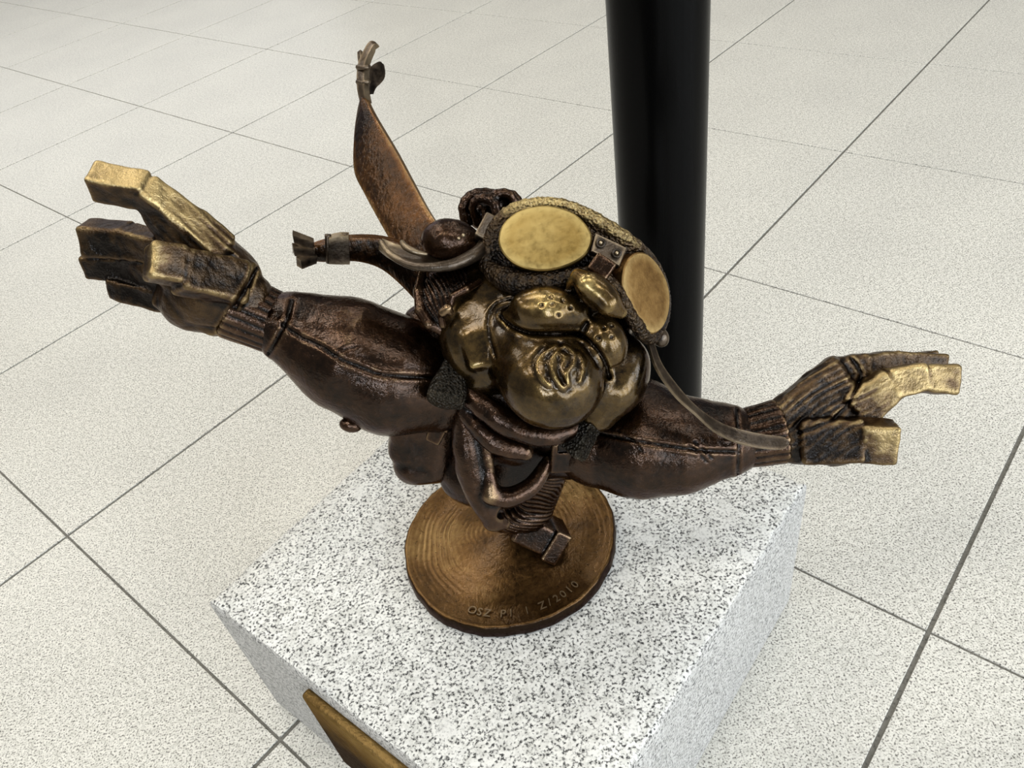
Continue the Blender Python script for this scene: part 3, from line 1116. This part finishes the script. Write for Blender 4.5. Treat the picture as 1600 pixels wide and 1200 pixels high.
head_spots = [(922, 440, .565, 38, .8, -.2, .7, 1), (850, 466, .585, 46, .36, 0, 1, 1), (860, 600, .56, 70, .16), (876, 560, .555, 28, .25), (735, 505, .62, 40, .12), (885, 437, .59, 14, .4),
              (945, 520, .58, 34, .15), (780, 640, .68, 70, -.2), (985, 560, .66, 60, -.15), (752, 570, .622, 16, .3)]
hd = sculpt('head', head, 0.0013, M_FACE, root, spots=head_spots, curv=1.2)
#---- aviator cap, ear flap, ear, hair
cap_ops = [
    ('u', Ell((860, 425, .71), (118, 88, 100), rot=18)),
    ('u', Ell((722, 432, .695), (54, 56, 50)), 30),
    ('f', fold(0.0006, 160, 1)),
]
cp = sculpt('flying_cap', cap_ops, 0.0022, M_BODY, root)
flapL = [
    ('u', Ell((702, 468, .655), (48, 54, 30), rot=20)),
    ('f', lambda p, d: d + 0.0006 * np.sin((p[:, 0] * 0.9 + p[:, 1] * 0.45) * 1900 + 5 * wob(p, 90))),
    ('u', Cap((660, 425, .655, 7), (654, 455, .648, 8), (657, 485, .645, 9), (670, 506, .645, 9), (690, 517, .65, 8), (708, 514, .655, 7)), 4),
    ('u', Cap((692, 488, .626, 8), (700, 482, .624, 8), (704, 488, .626, 6)), 4),
    ('u', Cap((690, 496, .63, 6), (692, 508, .634, 6)), 4),
    ('u', Cap((748, 440, .64, 6), (728, 452, .63, 7), (708, 462, .63, 6), (704, 476, .632, 6)), 5),
]
sculpt('ear_flap', flapL, 0.0010, M_BODY, cp, curv=1.2, spots=[(656, 470, .64, 40, .12), (697, 488, .62, 14, .4)])
sculpt('ear_cup', [('u', Ell((704, 378, .655), (46, 36, 40), rot=8)), ('u', Ell((733, 385, .655), (22, 24, 24)), 10), ('f', fold(0.0005, 180))],
       0.0011, M_BODY, cp, curv=1.2, bias=0.06, spots=[(700, 360, .62, 35, .15)])
for (x, y) in ((724, 368), (717, 373)):
    sculpt('rivet', [('u', Ell((x, y, .6225), (3.4, 3.4, 5)))], 0.0004, M_STRAP, cp, bias=.4)
# pointed ear
ear = sheet('ear', [(752, 378, .640), (735, 398, .628), (700, 412, .620), (650, 414, .622), (612, 398, .632), (594, 378, .645)],
            [(735, 376, .665), (715, 388, .662), (690, 396, .656), (655, 396, .652), (618, 385, .650), (596, 376, .648)], 8, M_STRAP, root, n=40, across=8, bulge=-10,
            spots=[(600, 382, .64, 30, .5)])
tube('ear_rim', [(762, 378, .645, 10), (740, 399, .628, 11), (700, 415, .618, 9), (650, 416, .620, 7), (612, 399, .631, 6), (595, 378, .644, 5)], M_STRAP, ear, n=48,
     spots=[(600, 385, .63, 40, .5)], bias=.08)
tube('ear_fold', [(628, 378, .640, 4), (634, 386, .634, 5.5), (650, 394, .632, 5), (668, 398, .634, 3)], M_STRAP, ear, n=24, bias=.55)
# tuft of hair behind the cap
tufts = [
    [(728, 352, .72, 7), (724, 322, .715, 8), (740, 305, .715, 9), (768, 304, .715, 9), (790, 318, .712, 9)],
    [(745, 350, .72, 6), (738, 322, .705, 6), (752, 310, .70, 8), (772, 318, .698, 8), (778, 345, .70, 8)],
    [(760, 352, .71, 5), (757, 325, .705, 5), (772, 306, .70, 8), (795, 304, .702, 8), (808, 325, .706, 8)],
    [(775, 345, .71, 7), (780, 315, .71, 8), (798, 303, .713, 7), (812, 318, .715, 7), (815, 335, .715, 7)],
]
tf = [('u', Ell((770, 334, .728), (42, 30, 30)))]
for t_ in tufts: tf.append(('u', Cap(*[tuple(q) for q in catmull(t_, 10)]), 8))
sculpt('hair_tuft', tf, 0.0010, M_BODY, root, curv=1.2, bias=-0.05)

#---- goggles
gg = bpy.data.objects
rim = [(762, 415, .640, 13), (764, 385, .637, 12), (776, 352, .634, 11), (803, 327, .632, 10), (842, 317, .630, 9), (885, 322, .628, 10), (930, 343, .626, 11),
       (975, 372, .628, 12), (1008, 398, .640, 10), (1028, 424, .655, 8), (1038, 462, .668, 7), (1036, 498, .668, 8), (1022, 524, .655, 11), (1006, 522, .636, 12), (985, 492, .618, 10),
       (966, 455, .608, 9), (940, 428, .608, 9), (905, 428, .610, 11), (870, 438, .613, 15), (830, 443, .618, 18), (792, 437, .628, 18)]
rim_ops = [('u', Cap(*[tuple(q) for q in catmull_closed(rim, 48)], tuple(catmull_closed(rim, 48)[0]))),
           ('u', Ell((850, 380, .640), (86, 60, 36), rot=10), 10),
           ('u', Ell((1008, 460, .672), (36, 66, 46), rot=-12), 8),
           ('u', Ell((945, 400, .640), (50, 40, 30), rot=28), 10),
           ('u', Ell((938, 372, .640), (52, 30, 26), rot=28), 8),
           ('f', lambda p, d: d + 0.0007 * wob(p, 900, 1) + 0.0004 * wob(p, 1700, 3))]
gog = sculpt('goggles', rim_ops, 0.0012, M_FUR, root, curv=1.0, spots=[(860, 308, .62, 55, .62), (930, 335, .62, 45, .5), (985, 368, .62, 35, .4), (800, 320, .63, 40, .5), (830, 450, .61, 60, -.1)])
lensL = [(779, 378, .6120), (784, 353, .6110), (804, 333, .6100), (832, 322, .6085), (862, 321, .6070), (893, 331, .6060), (915, 350, .6050), (925, 373, .6045), (917, 395, .6040), (897, 410, .6040),
         (868, 420, .6045), (838, 422, .6060), (808, 414, .6085), (788, 398, .6105)]
ln1 = slab('lens', lensL, 24, M_LENS, gog, bev=2.5, n=84, bias=0.05, dome=0.6,
           spots=[(855, 352, .605, 50, .25), (820, 380, .61, 50, .1)])
tag(ln1, 'large golden oval goggle lens')
lensR = [(974, 425, .6100), (982, 404, .6140), (998, 394, .6200), (1015, 398, .6280), (1033, 418, .6370), (1045, 446, .6440), (1047, 476, .6460), (1040, 505, .6430), (1027, 520, .6360), (1014, 520, .6300),
         (1000, 505, .6220), (985, 482, .6150), (975, 452, .6100)]
ln2 = slab('lens', lensR, 24, M_LENS2, gog, bev=2.5, n=78, bias=0.0, dome=0.6, spots=[(990, 440, .61, 30, .2), (1020, 510, .63, 30, .2)])
tag(ln2, 'orange brown oval goggle lens seen at a slant')
br = slab('bridge_plate', [(931, 364, .6020), (980, 387, .6040), (968, 416, .6010), (924, 392, .5990)], 16, M_STRAP, gog, bev=2, bias=0.05)
for (x, y) in ((938.5, 379.5), (963.5, 395.5)):
    tube('rivet_ring', [(x + 6 * math.cos(a), y + 6 * math.sin(a), .5995, 2.2) for a in np.linspace(0, 2 * math.pi, 9)[:-1]], M_STRAP, gog, n=24, seg=8, closed=True, bias=-.1)
    sculpt('rivet', [('u', Ell((x, y, .600), (3.6, 3.6, 5)))], 0.0004, M_STRAP, gog, bias=.45)
sculpt('strap_loop', [('u', Bar((752, 376, .640), (771, 340, .645), (13, 12), (13, 12), rnd=3))], 0.0009, M_STRAP, gog, curv=1.5)
sculpt('nose_pad', [('u', Bar((925, 408, .606), (955, 428, .604), (16, 14), (16, 14), rnd=4))], 0.0009, M_BODY, gog, curv=1.2)
sculpt('side_knob', [('u', Ell((1032, 527, .668), (13, 16, 14), rot=-20)), ('u', Ell((1022, 520, .66), (12, 14, 14)), 4)], 0.0008, M_STRAP, gog, curv=1.3)

#---- loose strap over the right sleeve
sheet('loose_strap', [(1010, 530, .655), (1014, 544, .650), (1026, 578, .640), (1055, 619, .638), (1087, 648, .642), (1116, 674, .648), (1152, 692, .655), (1192, 701, .660), (1222, 702, .663), (1232, 696, .664)],
      [(1019, 528, .658), (1023, 542, .656), (1035, 572, .648), (1064, 611, .646), (1092, 640, .652), (1125, 661, .656), (1154, 671, .660), (1192, 679, .664), (1222, 683, .666), (1233, 690, .665)],
      4, M_STRAP, root, n=60, across=4, bias=0.02, edge_wear=.45)

#---- scarf: two tails blown back from the neck, knot at the front
tailA = sheet('scarf_tail', [(690, 500, .715), (655, 440, .735), (622, 392, .755), (598, 352, .770), (572, 304, .792), (556, 268, .808), (556, 215, .820), (561, 175, .828), (566, 155, .830)],
              [(760, 440, .700), (720, 400, .715), (692, 362, .730), (668, 325, .745), (644, 281, .760), (622, 240, .775), (600, 203, .792), (584, 176, .808), (574, 155, .822)],
              9, M_SCARF, root, n=50, across=8, bulge=5, edge_wear=.45, spots=[(640, 330, .76, 60, .18), (565, 215, .82, 40, -.3), (680, 400, .73, 40, -.1)])
tag(tailA, 'scarf tail rising behind the head')
sheet('scarf_end', [(566, 160, .830), (562, 140, .834), (561, 120, .838), (563, 102, .842), (569, 86, .846), (578, 70, .850), (585, 69, .852)],
      [(577, 160, .822), (573, 140, .826), (573, 120, .830), (574, 102, .834), (579, 88, .840), (586, 74, .846), (589, 76, .850)], 13, M_STRAP, tailA, n=30, across=3, bias=.12, edge_wear=.4)
sheet('fringe', [(573, 150, .840), (575, 128, .846), (577, 108, .852), (589, 98, .858), (595, 98, .862)], [(580, 146, .848), (586, 138, .852), (597, 128, .858), (599, 118, .862), (597, 104, .866)], 10, M_STRAP, tailA, n=20, across=4, bias=-.15, edge_wear=.25)
sheet('fringe', [(564, 108, .848), (561, 92, .852), (561, 84, .856)], [(569, 104, .846), (566, 90, .850), (566, 80, .854)], 10, M_STRAP, tailA, n=10, across=3, bias=-.1)
for y0 in (105, 128):
    tube('scarf_band', [(559, y0, .835, 4), (566, y0 + 1, .828, 4), (574, y0, .827, 4), (576, y0 - 1, .835, 4)], M_STRAP, tailA, n=14, seg=8, bias=.3)
tailB = sheet('scarf_tail', [(700, 420, .712), (660, 396, .716), (625, 378, .715), (590, 370, .712), (555, 369, .708), (528, 371, .706), (505, 377, .706), (485, 385, .708)],
              [(700, 520, .728), (662, 478, .735), (628, 442, .735), (596, 417, .730), (560, 406, .722), (530, 406, .718), (508, 406, .718), (488, 404, .720)],
              14, M_SCARF, root, n=50, across=8, bulge=4, edge_wear=.35, bias=-.12)
tag(tailB, 'scarf tail blown out to the left')
for (a0, a1) in (((512, 366), (514, 410)), ((539, 365), (542, 411))):
    tube('scarf_band', [(a0[0], a0[1], .698, 5), ((a0[0] + a1[0]) / 2, (a0[1] + a1[1]) / 2, .703, 5), (a1[0], a1[1], .712, 5)], M_STRAP, tailB, n=14, seg=8, bias=.1)
sheet('scarf_band', [(545, 366, .698), (530, 366, .697), (514, 370, .697)], [(547, 410, .712), (532, 410, .711), (516, 409, .711)], 18, M_STRAP, tailB, n=10, across=4, bias=.0)
for (e0, e1, dd) in (((486, 380), (457, 370), 0), ((488, 392), (457, 390), .004), ((490, 402), (466, 411), .008)):
    sheet('fringe', [(e0[0] + 4, e0[1] - 5, .700 + dd), ((e0[0] + e1[0]) / 2, (e0[1] + e1[1]) / 2 - 6, .696 + dd), (e1[0], e1[1] - 7, .692 + dd)],
          [(e0[0] + 4, e0[1] + 7, .704 + dd), ((e0[0] + e1[0]) / 2, (e0[1] + e1[1]) / 2 + 7, .702 + dd), (e1[0] + 2, e1[1] + 7, .698 + dd)], 14, M_STRAP, tailB, n=10, across=3, bias=.0, edge_wear=.35)
scarf = [
    ('u', CapS((722, 590, .672, 16), (745, 625, .664, 19), (785, 655, .660, 20), (830, 676, .660, 18), (875, 678, .664, 15), (915, 660, .672, 12))),
    ('u', CapS((718, 600, .68, 14), (735, 650, .678, 16), (775, 690, .678, 18), (820, 705, .680, 14)), 6),
    ('u', CapS((795, 690, .690, 13), (815, 700, .690, 12)), 6),
    ('f', fold(0.0007, 170, 2)),
]
sc = sculpt('scarf_wrap', scarf, 0.0011, M_BODY, root, curv=1.5)
knot = [
    ('u', CapS((733, 610, .678, 8), (728, 650, .688, 17), (732, 700, .700, 24), (745, 745, .712, 27), (762, 790, .722, 22), (772, 814, .730, 14))),
    ('u', CapS((742, 640, .680, 7), (757, 690, .690, 9), (764, 735, .698, 9), (768, 772, .702, 13)), 8),
    ('u', CapS((768, 774, .704, 14), (800, 776, .708, 15), (835, 755, .712, 14), (855, 720, .716, 9)), 8),
    ('s', CapS((752, 690, .672, 4), (759, 730, .684, 5), (760, 760, .690, 4)), 5),
    ('u', CapS((772, 815, .730, 15), (788, 818, .735, 9)), 8),
    ('s', Ell((786, 802, .722), (12, 9, 16)), 5),
    ('f', fold(0.0005, 150, 5)),
]
sculpt('scarf_knot', knot, 0.0012, M_BODY, root, curv=1.8, spots=[(768, 775, .69, 16, .5)])  # spot paints a bright metal highlight into the knot's colour
